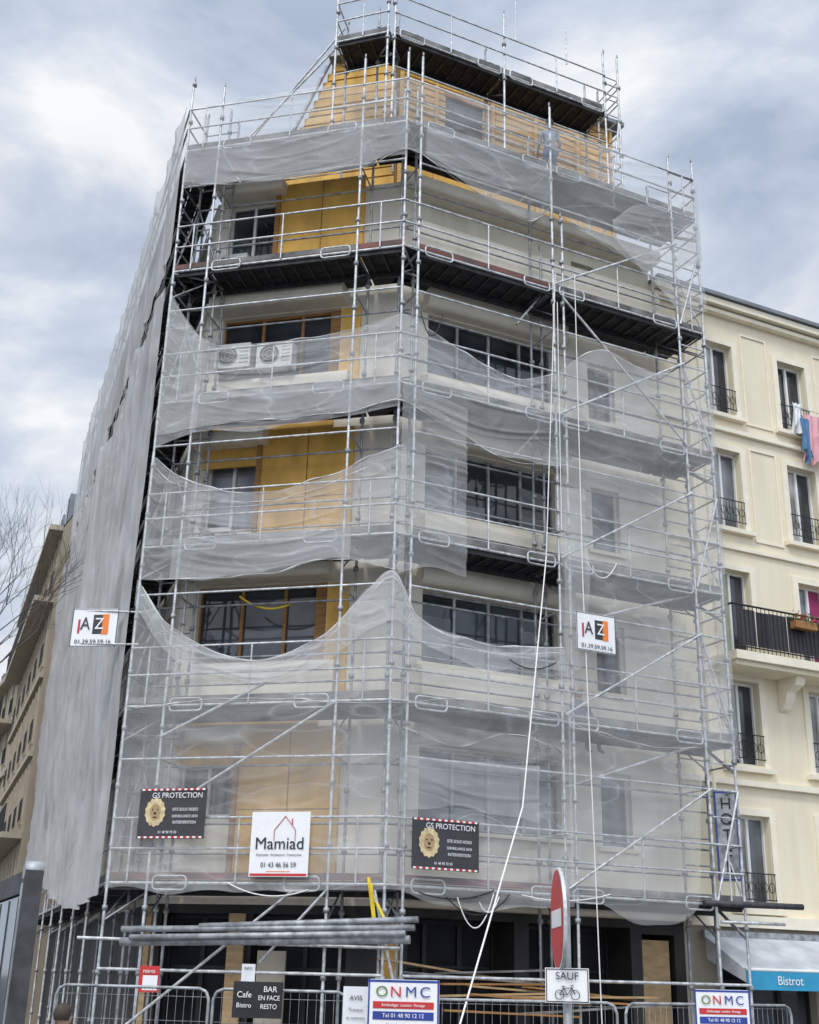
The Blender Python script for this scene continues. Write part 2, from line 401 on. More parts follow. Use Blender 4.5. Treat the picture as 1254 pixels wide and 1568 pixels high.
for i in range(6):
    for z0,z1 in ((14.3,16.7),(11.4,13.7)):
        a=cx[i]+.72;b=cx[i]+1.53
        for s0,s1,q0,q1 in ((a,a+.05,z0,z1),(b-.05,b,z0,z1),(a+.05,b-.05,z0,z0+.05),(a+.05,b-.05,z1-.05,z1)): fbox(mb,FRw,s0,s1,.004,.03,q0,q1,'trim_nb')
fbox(mb,FRw,6.44,20.03,-8,.38,17.33,17.42,'zinc')
mb.poly([FRw.p(6.44,-.3,17.42),FRw.p(20,-.3,17.42),FRw.p(20,-3,19),FRw.p(6.44,-3,19)],'zinc')
mb.poly([FRw.p(20,0,0),FRw.p(20,-8,0),FRw.p(20,-8,17.3),FRw.p(20,0,17.3)],'cream_nb')
mb.poly([FRw.p(6.46,0,12),FRw.p(6.46,-8,12),FRw.p(6.46,-8,17.3),FRw.p(6.46,0,17.3)],'cream_nb')
mb.tube(FRw.p(7.3,.1,3.3),FRw.p(7.3,.1,17.2),.05,'trim_nb',8)
fbox(mb,FRw,7.5,20,.006,.85,8.38,8.56,'trim_nb'); fbox(mb,FRw,7.55,20,.006,.75,8.28,8.378,'cream_nb')
for i in range(6):
    x=9.4+2.25*i
    sweep(mb,FRw,x-.12,x+.12,[(0.01,7.6),(.12,7.65),(.22,7.8),(.3,8.0),(.55,8.1),(.62,8.277),(0.01,8.277)],'trim_nb')
mb.tube(FRw.p(7.5,.8,9.55),FRw.p(20,.8,9.55),.022,'iron'); mb.tube(FRw.p(7.5,.8,8.66),FRw.p(20,.8,8.66),.015,'iron')
mb.tube(FRw.p(7.5,.8,9.55),FRw.p(7.5,0,9.55),.022,'iron')
x=7.5
while x<18:
    mb.tube(FRw.p(x,.8,8.56),FRw.p(x,.8,9.55),.009,'iron',4); x+=.11
x=7.75
while x<16:
    w=.3+.25*random.random(); fbox(mb,FRw,x,x+w,.77,.782,8.7,9.45+.04*random.random(),random.choice(('iron','dark_board','dark_board','cloth_gap_black','brown_board'))); x+=w+.04*random.random()
rn=random.Random(12)
for s in (9.3,10.2,11.2):
    fbox(mb,FRw,s-.3,s+.3,.86,1.02,9.2,9.36,'brown_board')
    for i in range(150):
        c=FRw.p(s+rn.uniform(-.3,.3),.94+rn.gauss(0,.07),9.42+rn.gauss(0,.06)); a_=Vector((rn.uniform(-1,1),rn.uniform(-1,1),rn.uniform(-1,1))).normalized(); b_=a_.orthogonal().normalized()
        mb.poly([c,c+a_*.05,c+a_*.05+b_*.04,c+b_*.04],'leaf' if rn.random()<.7 else 'red')
wall(mb,FRw,6.44,20,.12,3.3,[(7.3,9.6,.3,2.9),(9.9,12.5,.3,2.9),(12.8,15.5,.3,2.9)],'stone_far2',.3)
for a,b in ((7.3,9.6),(9.9,12.5),(12.8,15.5)): window(mb,FRw,a,b,.3,2.9,.25,3,'black','glass',.08,2.2)
mb.build('facade',nb)
mb=MB()
def cloth(mb,F,s0,s1,d,z0,z1,mat,seed):
    n=14;m=12;k=len(mb.v);i0=mb.mi(mat)
    for i in range(n+1):
        for j in range(m+1):
            s=s0+(s1-s0)*i/n; q=j/m; zz=z1+(z0-z1)*q*(1+.16*math.sin(i*.7+seed)+.05*math.sin(i*1.9)); 
            mb.v.append(tuple(F.p(s*(1)-.10*q*math.sin(seed)+(s-(s0+s1)/2)*-.25*math.sin(q*3),d+.07*math.sin(i*1.1+seed+q)*(.3+q),zz)))
    for i in range(n):
        for j in range(m):
            a=k+i*(m+1)+j; mb.f.append((a,a+1,a+m+2,a+m+1)); mb.m.append(i0); mb.sm.append(True)
cloth(mb,FRw,10.3,10.6,.22,14.4,15.1,'whitecloth',1); cloth(mb,FRw,10.55,11.15,.26,13.75,14.85,'pinkcloth',2); cloth(mb,FRw,10.42,10.72,.3,13.7,14.7,'bluecloth',3); cloth(mb,FRw,10.85,11.25,.33,13.6,14.3,'pinkcloth',4)
mb.tube(FRw.p(10.2,.25,15.0),FRw.p(11.4,.25,14.95),.01,'galv')
mb.build('hanging_laundry')
aw=empty('bistro_awning'); mb=MB()
a,b=6.75,13.5
F=FRw
n=16
for i in range(n):
    s0=a+(b-a)*i/n; s1=a+(b-a)*(i+1)/n
    mb.poly([F.p(s0,.24,3.0),F.p(s1,.24,3.0),F.p(s1,1.3,2.42),F.p(s0,1.3,2.42)],'awn_grey')
mb.poly([F.p(a,.24,3.0),F.p(a,1.3,2.42),F.p(a,1.3,2.2),F.p(a,.24,2.6)],'awn_grey')
fbox(mb,F,a,b,1.3,1.32,2.08,2.40,'awn_blue'); mb.tube(F.p(a,1.3,2.42),F.p(b,1.3,2.42),.03,'white_paint')
fbox(mb,F,a,b,.1,.23,2.98,3.12,'galv_dull')
mb.build('canopy',aw)
for q,tx in ((7.75,'Bistrot'),(9.1,'Bar'),(10.5,'Bistrot')): text(tx,F.p(q,1.335,2.24),R,Z,.22,'sign_white',aw)

# ---------------------------------------------------------------- far left buildings
def far(O,d,length,h,floors,z0,mat,bays,deep=9):
    e=empty('apartment_building'); mb=MB(); n=P2(-d.y,d.x); F=Fr(O,d,n)
    ops=[]; pitch=(h-z0)/floors; sp=length/bays
    for i in range(bays):
        for j in range(floors): c=(i+.5)*sp; ops.append((c-.5,c+.5,z0+j*pitch+.5,z0+j*pitch+2.35))
    wall(mb,F,0,length,0,h,ops,mat,.25)
    for (a,b,c,dd) in ops:
        window(mb,F,a,b,c,dd,.22,2,'white_paint',random.choice(('glass','glass','glass_lt')),.06)
        for s0,s1 in ((a-.15,a-.003),(b+.003,b+.15)): fbox(mb,F,s0,s1,.003,.06,c-.1,dd+.15,'trim_far')
        for q in (.1,.8): mb.tube(F.p(a,.1,c+q),F.p(b,.1,c+q),.02,'iron',4)
        for q in range(8): x=a+(b-a)*q/7; mb.tube(F.p(x,.1,c+.1),F.p(x,.1,c+.8),.012,'iron',3)
    for j in range(floors+1):
        z=z0+j*pitch; dd=.7 if j in (1,floors-1) else .15
        if j==floors: dd=.5
        fbox(mb,F,-.01,length+.01,.004,dd,z-.12,z+.08,'trim_far')
        if j in (1,floors-1):
            mb.tube(F.p(0,.65,z+1),F.p(length,.65,z+1),.03,'iron',4)
            x=0
            while x<length: mb.tube(F.p(x,.65,z+.08),F.p(x,.65,z+1),.015,'iron',3); x+=.22
    mb.poly([F.p(0,0,h+.1),F.p(length,0,h+.1),F.p(length,-1.2,h+2.2),F.p(0,-1.2,h+2.2)],'zinc')
    mb.poly([F.p(0,-1.2,h+2.2),F.p(length,-1.2,h+2.2),F.p(length,-deep,h+2.8),F.p(0,-deep,h+2.8)],'zinc')
    for s in (0,length): 
        mb.poly([F.p(s,0,0),F.p(s,-deep,0),F.p(s,-deep,h),F.p(s,0,h)],mat)
        mb.poly([F.p(s,0,h),F.p(s,-deep,h),F.p(s,-deep,h+2.8),F.p(s,-1.2,h+2.2)],mat)
    for i in range(bays):
        c=(i+.5)*sp; fbox(mb,F,c-.5,c+.5,-1.1,-.15,h+.2,h+1.7,'zinc'); fbox(mb,F,c-.35,c+.35,-.15,-.12,h+.35,h+1.5,'glass')
    for s in (length*.2,length*.8):
        fbox(mb,F,s-.8,s+.8,-3,-2.3,h+2,h+3.6,mat)
        for q in range(4): mb.tube(F.p(s-.6+.4*q,-2.65,h+3.6),F.p(s-.6+.4*q,-2.65,h+4.1),.1,'brown_board',6)
    mb.build('facade',e)
dA=P2(-.358,.934).normalized()
far(P2(-12.95,42.6),dA,15,17.6,5,3.6,'stone_far',6)
far(P2(-18.5,57.2),P2(-.42,.908).normalized(),18,15.5,5,3.4,'stone_far2',7)
far(P2(-26.4,74),P2(-.45,.893).normalized(),25,16.0,5,3.4,'stone_far',9)

# ---------------------------------------------------------------- scaffolding
sc=empty('scaffolding'); mb=MB()
FR0=Fr(C,R,nR); FL0=Fr(C,L,nL); FS0=Fr(E,S,nS)
WD=.85
rt=.027
def couplers(F,s,d,zs):
    for z in zs: mb.tube(F.p(s,d,z-.04),F.p(s,d,z+.04),.052,'galv_dull',6,cap=True)
def pole(F,s,d,z0,z1,mat='galv',r=rt):
    j=.03*random.uniform(-1,1)
    mb.tube(F.p(s,d,z0),F.p(s+j,d,z1),r,mat,7)
    z=z0+1.0
    while z<z1:
        couplers(F,s,d,[z]); z+=1.0
    mb.tube(F.p(s,d,z1),F.p(s,d,z1+.12),r*.7,'galv_dull',6,cap=True)
def bay(F,s0,s1,z,w=WD,d=0,toe='toe_grey',rail=True,loops=True,inner=True):
    lo,hi=min(s0,s1),max(s0,s1)
    for i in range(3):
        a=d-.06-(w-.06)*i/3; b=d-.06-(w-.06)*(i+1)/3+.02
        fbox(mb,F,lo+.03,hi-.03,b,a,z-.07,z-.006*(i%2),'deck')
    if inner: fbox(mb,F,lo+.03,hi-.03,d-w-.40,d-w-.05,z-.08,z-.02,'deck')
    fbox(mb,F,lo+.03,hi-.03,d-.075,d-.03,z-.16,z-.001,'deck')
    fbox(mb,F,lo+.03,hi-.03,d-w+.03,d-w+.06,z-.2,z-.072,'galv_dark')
    x=lo+.15
    while x<hi-.1:
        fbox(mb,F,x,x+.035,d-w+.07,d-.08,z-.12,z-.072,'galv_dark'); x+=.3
    for dd in (d,d-w):
        mb.tube(F.p(lo,dd,z-.05),F.p(hi,dd,z-.05),rt if dd==d else .02,'galv' if dd==d else 'galv_dull',6)
    for ss in (lo,hi): 
        mb.tube(F.p(ss,d,z-.09),F.p(ss,d-w,z-.09),rt,'galv_dull',6)
        mb.tube(F.p(ss,d,z-.65),F.p(ss,d-w*.9,z-.1),.017,'galv_dull',5)
    fbox(mb,F,lo+.02,hi-.02,d-.028,d-.012,z+.005,z+.12,toe)
    if rail:
        for q in (.5,1.0): mb.tube(F.p(lo,d+.04,z+q),F.p(hi,d+.04,z+q),.021,'galv',6)
        m=(lo+hi)/2; mb.tube(F.p(m,d+.04,z-.05),F.p(m,d+.04,z+1.0),.018,'galv',5)
    if loops:
        for (a,sg) in ((lo+.12,1),(hi-.12,-1)):
            w0=.6;h0=.11;r=.07;pts=[]
            for (cx_,cz_,t0) in ((w0-r,h0-r,0),(r,h0-r,90),(r,-h0+r,180),(w0-r,-h0+r,270)):
                for q in range(4):
                    t=rad(t0+30*q); pts.append(F.p(a+sg*(cx_+r*math.cos(t)),d+.06,z-.05+cz_+r*math.sin(t)))
            mb.path(pts,.018,'galv',5,True)
def brace(F,s0,z0,s1,z1,d=.05,mat='galv'): mb.tube(F.p(s0,d,z0),F.p(s1,d,z1),.025,mat,6)
TOP=20.1
for s,t in ((.32,TOP),(3.4,TOP-.1),(3.62,17.2),(6.6,19.8),(7.25,19.9)):
    pole(FR0,s,0,.1,t)
    pole(FR0,s,-WD,.1,t-.3,'galv_dull')
for s,t in ((.0,TOP),(.95,TOP),(4.08,19.9),(4.8,20.2)):
    pole(FL0,s,0,.1,t)
    pole(FL0,s,-WD,.1,t-.3,'galv_dull')
for k,z in enumerate(DK):
    toe='toe_red' if k in (0,4) else 'toe_grey'
    bay(FR0,.32,3.4,z,toe=toe); bay(FR0,3.4,6.6,z,toe='toe_grey'); bay(FR0,6.6,7.25,z,loops=False,toe='toe_grey')
    bay(FL0,.95,4.08,z,toe='toe_red' if k==0 else 'toe_grey'); bay(FL0,4.08,4.8,z,loops=False,toe=toe); bay(FL0,.0,.95,z,loops=False,toe=toe)
    mb.poly([FL0.p(0,-.05,z-.03),FL0.p(0,-WD,z-.03),FR0.p(.32,-WD,z-.03),FR0.p(.32,-.05,z-.03)],'deck')
    for q in (-.05,.5,1.0): mb.tube(FL0.p(0,.03,z+q),FR0.p(.32,.03,z+q),.021,'galv')
    zz=z+2.0
    if k<5:
        for F,a,b in ((FR0,.32,3.4),(FR0,3.4,6.6),(FR0,6.6,7.25),(FL0,.95,4.08),(FL0,4.08,4.8),(FL0,0,.95)):
            mb.tube(F.p(a,0,zz),F.p(b,0,zz),.021,'galv',6)
            mb.tube(F.p(a,-WD,zz),F.p(b,-WD,zz),.021,'galv_dull',6)
            mb.tube(F.p(a,-WD,z+1),F.p(b,-WD,z+1),.021,'galv_dull',6)
            mb.tube(F.p(a,-WD,z+.5),F.p(b,-WD,z+.5),.019,'galv_dull',6)
        for F,a in ((FR0,.32),(FR0,3.4),(FR0,6.6),(FR0,7.25),(FL0,.95),(FL0,4.08),(FL0,4.8)):
            mb.tube(F.p(a,0,zz),F.p(a,-WD,zz),.019,'galv_dull',5)
    q=.5
    top=3.0 if k<5 else 1.3
    while q<top:
        mb.tube(FR0.p(7.25,0,z+q),FR0.p(7.25,-WD,z+q),.019,'galv',5)
        mb.tube(FR0.p(6.6,0,z+q),FR0.p(7.25,0,z+q),.017,'galv',5)
        mb.tube(FR0.p(6.6,-WD,z+q+.2),FR0.p(7.25,-WD,z+q+.2),.017,'galv_dull',5)
        mb.tube(FL0.p(4.8,0,z+q),FL0.p(4.8,-WD,z+q),.019,'galv_dull',5)
        mb.tube(FL0.p(4.08,-WD,z+q),FL0.p(4.8,-WD,z+q),.017,'galv_dull',5)
        q+=.5
for k in range(5):
    z=DK[k]
    brace(FR0,3.4,z+.05,6.6,z+2.0,.09); 
    if k in (1,2): brace(FR0,3.5,z-1.2,6.6,z-.1,-.2)
    if k%2==0: brace(FR0,6.6,z,7.25,z+2)
    else: brace(FR0,7.25,z,6.6,z+2)
    mb.tube(FR0.p(7.25,0,z),FR0.p(7.25,-WD,z+2),.02,'galv'); mb.tube(FL0.p(4.8,0,z),FL0.p(4.8,-WD,z+2),.02,'galv_dull')
    mb.tube(FL0.p(4.08,-WD,z),FL0.p(4.8,-WD,z+2),.02,'galv_dull')
brace(FR0,6.6,DK[4]-2.9,3.6,DK[4]-.2); brace(FL0,4.08,DK[0]+1,.95,DK[0]+2.9); brace(FL0,4.08,DK[1]-.6,2.2,DK[1]+.3)
brace(FL0,4.6,1,1.5,3.4); brace(FR0,.4,1.2,-.2,3.4); brace(FL0,.95,3.4,2.0,2.3)
brace(FR0,3.4,DK[4]+.1,2.7,DK[4]-.9,-.3,'galv_dull'); brace(FR0,3.4,DK[3]+.1,2.6,DK[3]-.9,-.3,'galv_dull')
for k in range(6):
    mb.tube(FR0.p(7.25,0,DK[k]-.6),FR0.p(7.25,-WD,DK[k]),.018,'galv'); 
for z in (2.15,1.1):
    for F,a,b in ((FR0,.32,3.4),(FR0,3.4,7.25),(FL0,0,4.8)): mb.tube(F.p(a,.03,z),F.p(b,.03,z),rt,'galv')
mb.tube(FL0.p(5.2,.06,2.62),FL0.p(-.3,.06,2.55),rt,'galv')
for i,(a,b,z,r) in enumerate(((4.35,-.55,2.80,.05),(4.3,-.5,2.62,.065),(4.1,-.45,2.71,.045),(3.0,-.6,2.92,.05))):
    mb.tube(FL0.p(a,.2+.1*(i%3),z-.04-.02*i),FL0.p(b,.2+.1*(i%3),z+.05),r,'galv_dull',12,cap=True)
mb.tube(FR0.p(6.2,.15,3.5),FR0.p(8.35,.3,3.52),.055,'galv_dark',12,cap=True)
mb.tube(FR0.p(6.6,.1,3.2),FR0.p(7.9,.3,3.2),.03,'galv',8,cap=True)
s=0
while s<20.9:
    if s>0: pole(FS0,s,0,.1,20.2 if s<19 else 19.8)
    pole(FS0,s,-WD,.1,19.6,'galv_dull'); s+=2.56
for k,z in enumerate(DK):
    for i in range(8):
        bay(FS0,i*2.56,(i+1)*2.56,z,rail=True,loops=False,inner=False)
zc=21.6
T0=P2(-1.85,21.35);T1=P2(-.7,20.98);dT=(T0-T1).normalized();nT=P2(-dT.y,dT.x)
FT=Fr(T1,R,nR);FU=Fr(T1,dT,nL)
bay(FT,.1,2.9,zc,inner=False);bay(FT,2.9,5.7,zc,inner=False);bay(FU,0,1.25,zc,loops=False,inner=False)
for s in (.1,2.9,5.7,6.1): 
    pole(FT,s,0,DK[5],zc+1.7); pole(FT,s,-WD,DK[5],zc+1.3,'galv_dull')
for s in (.05,1.25): pole(FU,s,0,DK[5],zc+1.6); pole(FU,s,-.8,DK[5],zc+1.2,'galv_dull')
for q in (.5,1.,):
    mb.tube(FT.p(6.1,0,zc+q),FT.p(6.1,-WD,zc+q),.018,'galv'); mb.tube(FT.p(5.7,0,zc+q),FT.p(6.1,0,zc+q),.018,'galv')
    mb.tube(FU.p(1.25,0,zc+q),FU.p(1.25,-.8,zc+q),.018,'galv')
q=DK[5]+.4
while q<zc+1.2:
    mb.tube(FT.p(6.1,0,q),FT.p(6.1,-WD,q),.018,'galv',5); mb.tube(FT.p(5.7,0,q),FT.p(6.1,0,q),.016,'galv',5); q+=.45
brace(FT,5.7,DK[5]+.3,6.1,zc,.0)
brace(FU,1.25,zc-.2,3.2,DK[5]+1,0); brace(FU,1.25,zc+.8,3.6,DK[5]+1.1,-.5)
for F,a,b in ((FT,.1,2.9),(FT,2.9,5.7),(FU,0,1.25)):
    for h in (.95,1.9): mb.tube(F.p(a,0,zc-h),F.p(b,0,zc-h),.021,'galv')
mb.tube(FT.p(3.2,.03,zc+1),FT.p(3.2,.03,zc+2.3),.012,'galv'); mb.tube(FT.p(4.6,.03,zc+.9),FT.p(4.6,.03,zc+2),.02,'galv')
mb.build('tubes_and_decks',sc)

# ---------------------------------------------------------------- netting
nt_=empty('debris_netting')
END=C+R*7.25
def upath(u,off):
    if u<4.8: p=E-L*u; n=nL
    elif u<12.05: p=C+R*(u-4.8); n=nR
    else: p=END-nR*(u-12.05); n=R
    for (uc,na,nb_) in ((4.8,nL,nR),(12.05,nR,R)):
        w=.25
        if abs(u-uc)<w:
            t=(u-uc+w)/(2*w); n=(na*(1-t)+nb_*t).normalized()
    return p+n*off
def interp(ctrl,u):
    if u<=ctrl[0][0]: return ctrl[0][1]
    for i in range(len(ctrl)-1):
        (a,za),(b,zb)=ctrl[i],ctrl[i+1]
        if u<=b:
            m0=(zb-ctrl[i-1][1])/(b-ctrl[i-1][0]) if i>0 else (zb-za)/(b-a)
            m1=(ctrl[i+2][1]-za)/(ctrl[i+2][0]-a) if i+2<len(ctrl) else (zb-za)/(b-a)
            t=(u-a)/(b-a);h=b-a
            return (2*t**3-3*t*t+1)*za+(t**3-2*t*t+t)*h*m0+(-2*t**3+3*t*t)*zb+(t**3-t*t)*h*m1
    return ctrl[-1][1]
POLES=[0,.72,3.85,4.8,5.12,8.2,11.4,12.05]
def pinch(u):
    m=min(abs(u-p) for p in POLES); return min(1,m/.5)
def spanq(u):
    for a,b in zip(POLES,POLES[1:]):
        if a<=u<=b and b>a: return (u-a)/(b-a)
    return 0
def ridge(v,w=.13):
    n=noise.noise(v); return max(0,1-abs(n)/w)
def net(name,fn,u0,u1,top,bot,mat='net',off=.09,amp=.10,seed=0,du=.045,dz=.035,ripple=1,side=False):
    nu=max(4,int((u1-u0)/du)); us=[u0+(u1-u0)*i/nu for i in range(nu+1)]
    hmax=max(interp(top,u)-interp(bot,u) for u in us); nz_=max(4,int(hmax/(dz if hmax<5 else .07)))
    mb=MB(); i0=mb.mi(mat)
    for u in us:
        zt_=interp(top,u)+.03*noise.noise(Vector((u*1.6,seed,1))); zb_=interp(bot,u)+.10*noise.noise(Vector((u*1.3,seed,5)))
        sg=4*spanq(u)*(1-spanq(u)) if not side else 0
        for j in range(nz_+1):
            q=j/nz_; z=zt_+(zb_-zt_)*q
            if side:
                a=abs(noise.noise(Vector((u*.3,z*.18,seed))))*amp
                b=ridge(Vector((u*.8+z*.12,z*.10,seed+3)),.2)*.06+ridge(Vector((u*1.5-z*.3,z*.14,seed+5)),.15)*.04
            else:
                a=abs(noise.noise(Vector((u*.45,z*.7,seed))))*amp
                zz=z+.28*sg      # creases follow the catenary between the standards
                b=ridge(Vector((u*.16,zz*1.9,seed+3)))*.032+ridge(Vector((u*.22-zz*.35,zz*2.6,seed+9)),.10)*.022+ridge(Vector((u*.5+zz*.7,zz*.9-u*.3,seed+15)),.09)*.022
            o=off+(a+b*ripple)*(.2+.8*pinch(u))
            p=fn(u,max(.035,o)); mb.v.append((p.x,p.y,z))
    m=nz_+1
    for i in range(nu):
        for j in range(nz_):
            a=i*m+j; mb.f.append((a,a+1,a+m+1,a+m)); mb.m.append(i0); mb.sm.append(True)
    mb.build(name,nt_)
def edge(fn,u0,u1,ctrl,r=.02,seed=0,dz=0,mat='hem'):
    mb=MB(); n=int((u1-u0)/.1); pts=[]
    for i in range(n+1):
        u=u0+(u1-u0)*i/n; p=fn(u,.10+.04*noise.noise(Vector((u*2,seed,0)))); pts.append(Vector((p.x,p.y,interp(ctrl,u)+dz+.04*noise.noise(Vector((u*1.7,seed,1))))))
    rs=[r*(.2+1.5*abs(noise.noise(Vector((i*.21,seed,2))))) for i in range(n+1)]
    for i in range(n): mb.tube(pts[i],pts[i+1],rs[i],mat,5,rs[i+1])
    mb.build('gathered_hem',nt_)
f=upath
n1t=[(0,19.3),(2,19.45),(4.8,19.35),(8.2,19.45),(12,19.2)]
n1b=[(0,17.5),(1,17.3),(3.9,17.25),(4.8,17.6),(6,17.2),(7.6,16.8),(8.2,17.2),(9.5,16.8),(11,16.5),(12,17.2),(13,17.6)]
net('sheet',f,0,12.9,n1t,n1b,'net_thin',seed=1)
edge(f,.3,12,n1b,.016,2)
net('sheet',f,0,4.8,[(0,18.3),(4.8,18.35)],[(0,17.45),(2.5,17.3),(4.8,17.5)],'net_dense',.06,.05,11)
net('sheet',f,5.2,8.2,[(5.2,18.3),(8.2,18.3)],[(5.2,17.6),(6.5,17.4),(8.2,17.5)],'net',.06,.05,14)
net('sheet',f,9.6,12,[(9.6,17.4),(10.4,18.1),(12,18.2)],[(9.6,17.0),(10.6,16.3),(11.4,15.6),(12,15.9)],'net',.12,.2,12)
n2t=[(0,14.9),(.6,13.9),(1.2,13.5),(3.8,13.55),(4.8,13.8),(5.3,13.65),(6,13.35),(7.2,13.05),(8.2,13.4)]
n2b=[(0,11.7),(1,11.8),(3.9,11.85),(4.8,12.0),(6,11.6),(7,11.3),(8.2,11.4)]
net('sheet',f,0,8.25,n2t,n2b,seed=21); edge(f,.6,8.2,n2b,.016,3); edge(f,.6,8.2,n2t,.016,4)
net('sheet',f,.7,4.8,[(0,12.5),(4.8,12.5)],[(0,11.75),(2.5,11.65),(4.8,11.9)],'net_dense',.06,.05,13)
n4t=[(8.2,13.4),(9.2,14.2),(10.5,14.0),(12,14.5),(13,14.3)]
net('sheet',f,8.25,12.5,n4t,[(8.2,3.4),(10.9,3.4),(11.2,5.7),(13,6.1)],'net_thin',seed=31); edge(f,8.2,12,n4t,.016,6)
net('sheet',f,8.12,8.7,[(8.1,10.9),(8.75,11.0)],[(8.1,8.0),(8.4,7.4),(8.75,7.8)],'net',.16,.25,35)
# left band, deck 3
n3t=[(.0,11.3),(.5,10.85),(2,10.35),(3.4,10.55),(4.3,10.9),(4.9,11.1)]
n3b=[(0,8.8),(1.5,8.75),(2.6,8.8),(3.8,9.0),(4.9,8.7)]
net('sheet',f,.0,4.95,n3t,n3b,seed=41); edge(f,.1,4.9,n3t,.022,7); edge(f,.3,4.8,n3b,.016,8); edge(f,.1,4.8,n3t,.012,17,-.18)
net('sheet',f,.6,4.0,[(0,9.55),(5,9.6)],n3b,'net_dense',.06,.05,43)
net('sheet',f,.0,.85,[(0,14.8),(.85,13.6)],[(0,11.4),(.85,11.7)],'net',.07,.08,45)
net('sheet',f,4.85,6.15,[(4.8,12.4),(6.2,12.1)],[(4.8,8.6),(5.5,8.9),(6.15,8.8)],'net_thin',.10,.15,47)
# lower sheet
n6t=[(0,8.8),(.7,7.9),(2.3,7.2),(3.6,7.6),(4.4,8.4),(4.8,8.7),(5.2,7.95),(6.5,7.65),(8.2,7.8),(8.3,7.8)]
net('sheet',f,0,8.3,n6t,[(0,3.4),(2,3.35),(4.8,3.4),(6,3.2),(8.3,3.3)],'net_thin',seed=51); 
edge(f,.1,8.2,n6t,.03,9); edge(f,.1,8.2,n6t,.018,10,-.12); edge(f,.1,4.6,n6t,.013,19,-.3)
net('sheet',f,0,8.2,n6t,[(0,8.3),(.7,7.4),(2.3,6.8),(3.6,7.1),(4.8,7.8),(5.2,7.5),(6.5,7.2),(8.2,7.4)],'net',.13,.15,53)
net('sheet',f,4.95,7.6,[(4.9,5.5),(7.6,5.6)],[(4.9,4.6),(6.2,4.8),(7.5,4.6)],'net_dense',.12,.2,55)
edge(f,5,8.2,[(5,6.0),(6.0,5.8),(7,6.1),(8.2,5.95)],.012,12)
edge(f,.2,11.2,[(0,6.4),(2,6.55),(4.8,6.4),(6,6.6),(8.2,6.45),(10,6.2),(12,6.4)],.015,13)
edge(f,4.9,8.2,[(4.9,4.6),(5.6,4.4),(6.4,4.7),(7.4,4.4),(8.2,4.5)],.012,14)
def spath(u,off): return E+S*u+nS*off
POLES=[0]+[2.56*i for i in range(1,9)]+[99]
net('side_sheet',spath,-.02,20.6,[(0,19.5),(20.6,19.6)],[(0,15.75),(10,15.8),(20.6,15.7)],'net_side',.10,.12,61,.1,.12,1,True)
lt=[(0,15.0),(1,14.7),(2.5,15.2),(5,15.3),(9,15.0),(14,15.3),(20.6,15.2)]
net('side_sheet',spath,-.02,20.6,lt,[(0,3.3),(3,3.2),(8,3.6),(20.6,5.4)],'net_side',.12,.25,65,.1,.12,1.5,True)
edge(spath,0,20.5,lt,.025,20)
bk=MB()  # black pieces paint in the shade of the open slot between side sheets
u=.4
while u<20:
    c=spath(u,.12); z=15.45+.1*random.uniform(-1,1)
    bk.poly([(c.x,c.y,z-.14),(c.x,c.y,z+.16),((c+S*.5).x,(c+S*.5).y,z+.08*random.uniform(0,2)),((c+S*.45).x,(c+S*.45).y,z-.17)],'cloth_gap_black'); u+=.5
bk.build('net_gap_shade',nt_)

# ---------------------------------------------------------------- ropes, straps
mb=MB()
def sag(a,b,s,n=14): return [a.lerp(b,i/n)-Z*(s*4*(i/n)*(1-i/n)) for i in range(n+1)]
mb.path(sag(FR0.p(3.3,.25,15.6),FR0.p(2.9,.35,9.4),.0),.012,'rope'); mb.path([FR0.p(2.9,.35,9.4),FR0.p(1.35,2.0,4.6),Vector((.72,15.6,1.5))],.013,'rope')
mb.build('hoist_rope')
mb=MB(); mb.path([FR0.p(3.75,.28,15.7),FR0.p(3.72,.3,9),FR0.p(3.85,.3,1.0)],.011,'rope'); mb.path([FR0.p(3.3,.3,14.9),FR0.p(3.28,.3,10)],.010,'rope'); mb.build('hoist_rope')
mb=MB()
for a,b in (((.25,3.6),(.1,2.75)),((.1,2.75),(.2,3.5)),((.2,3.4),(-.05,2.95))):
    p=FL0.p(a[0],.16,a[1]);q=FL0.p(b[0],.18,b[1]); mb.hexa([p,p+R*.05,p+R*.05-nR*.01,p-nR*.01,q,q+R*.05,q+R*.05-nR*.01,q-nR*.01],'yellow')
mb.build('yellow_strap')
mb=MB()
for (F,s0,s1,z,sg) in ((FR0,1.0,2.2,3.35,.3),(FR0,1.2,1.9,3.35,.5),(FR0,3.9,4.6,9.5,.3),(FR0,1.6,2.0,3.3,.2),(FR0,.3,.8,13.9,.5),(FL0,1.2,2.6,3.4,.15),(FR0,2.2,3.2,7.4,.15),(FR0,.5,1.9,3.4,.12),(FR0,2.4,4.2,3.45,.1)):
    mb.path(sag(F.p(s0,.2,z),F.p(s1,.15,z+.1),sg),.011,random.choice(('black','rope','rope')))
mb.path(sag(FL0.p(3.2,-.9,8.7),FL0.p(2.2,-.9,8.5),.15),.02,'yellow')
mb.build('cables')

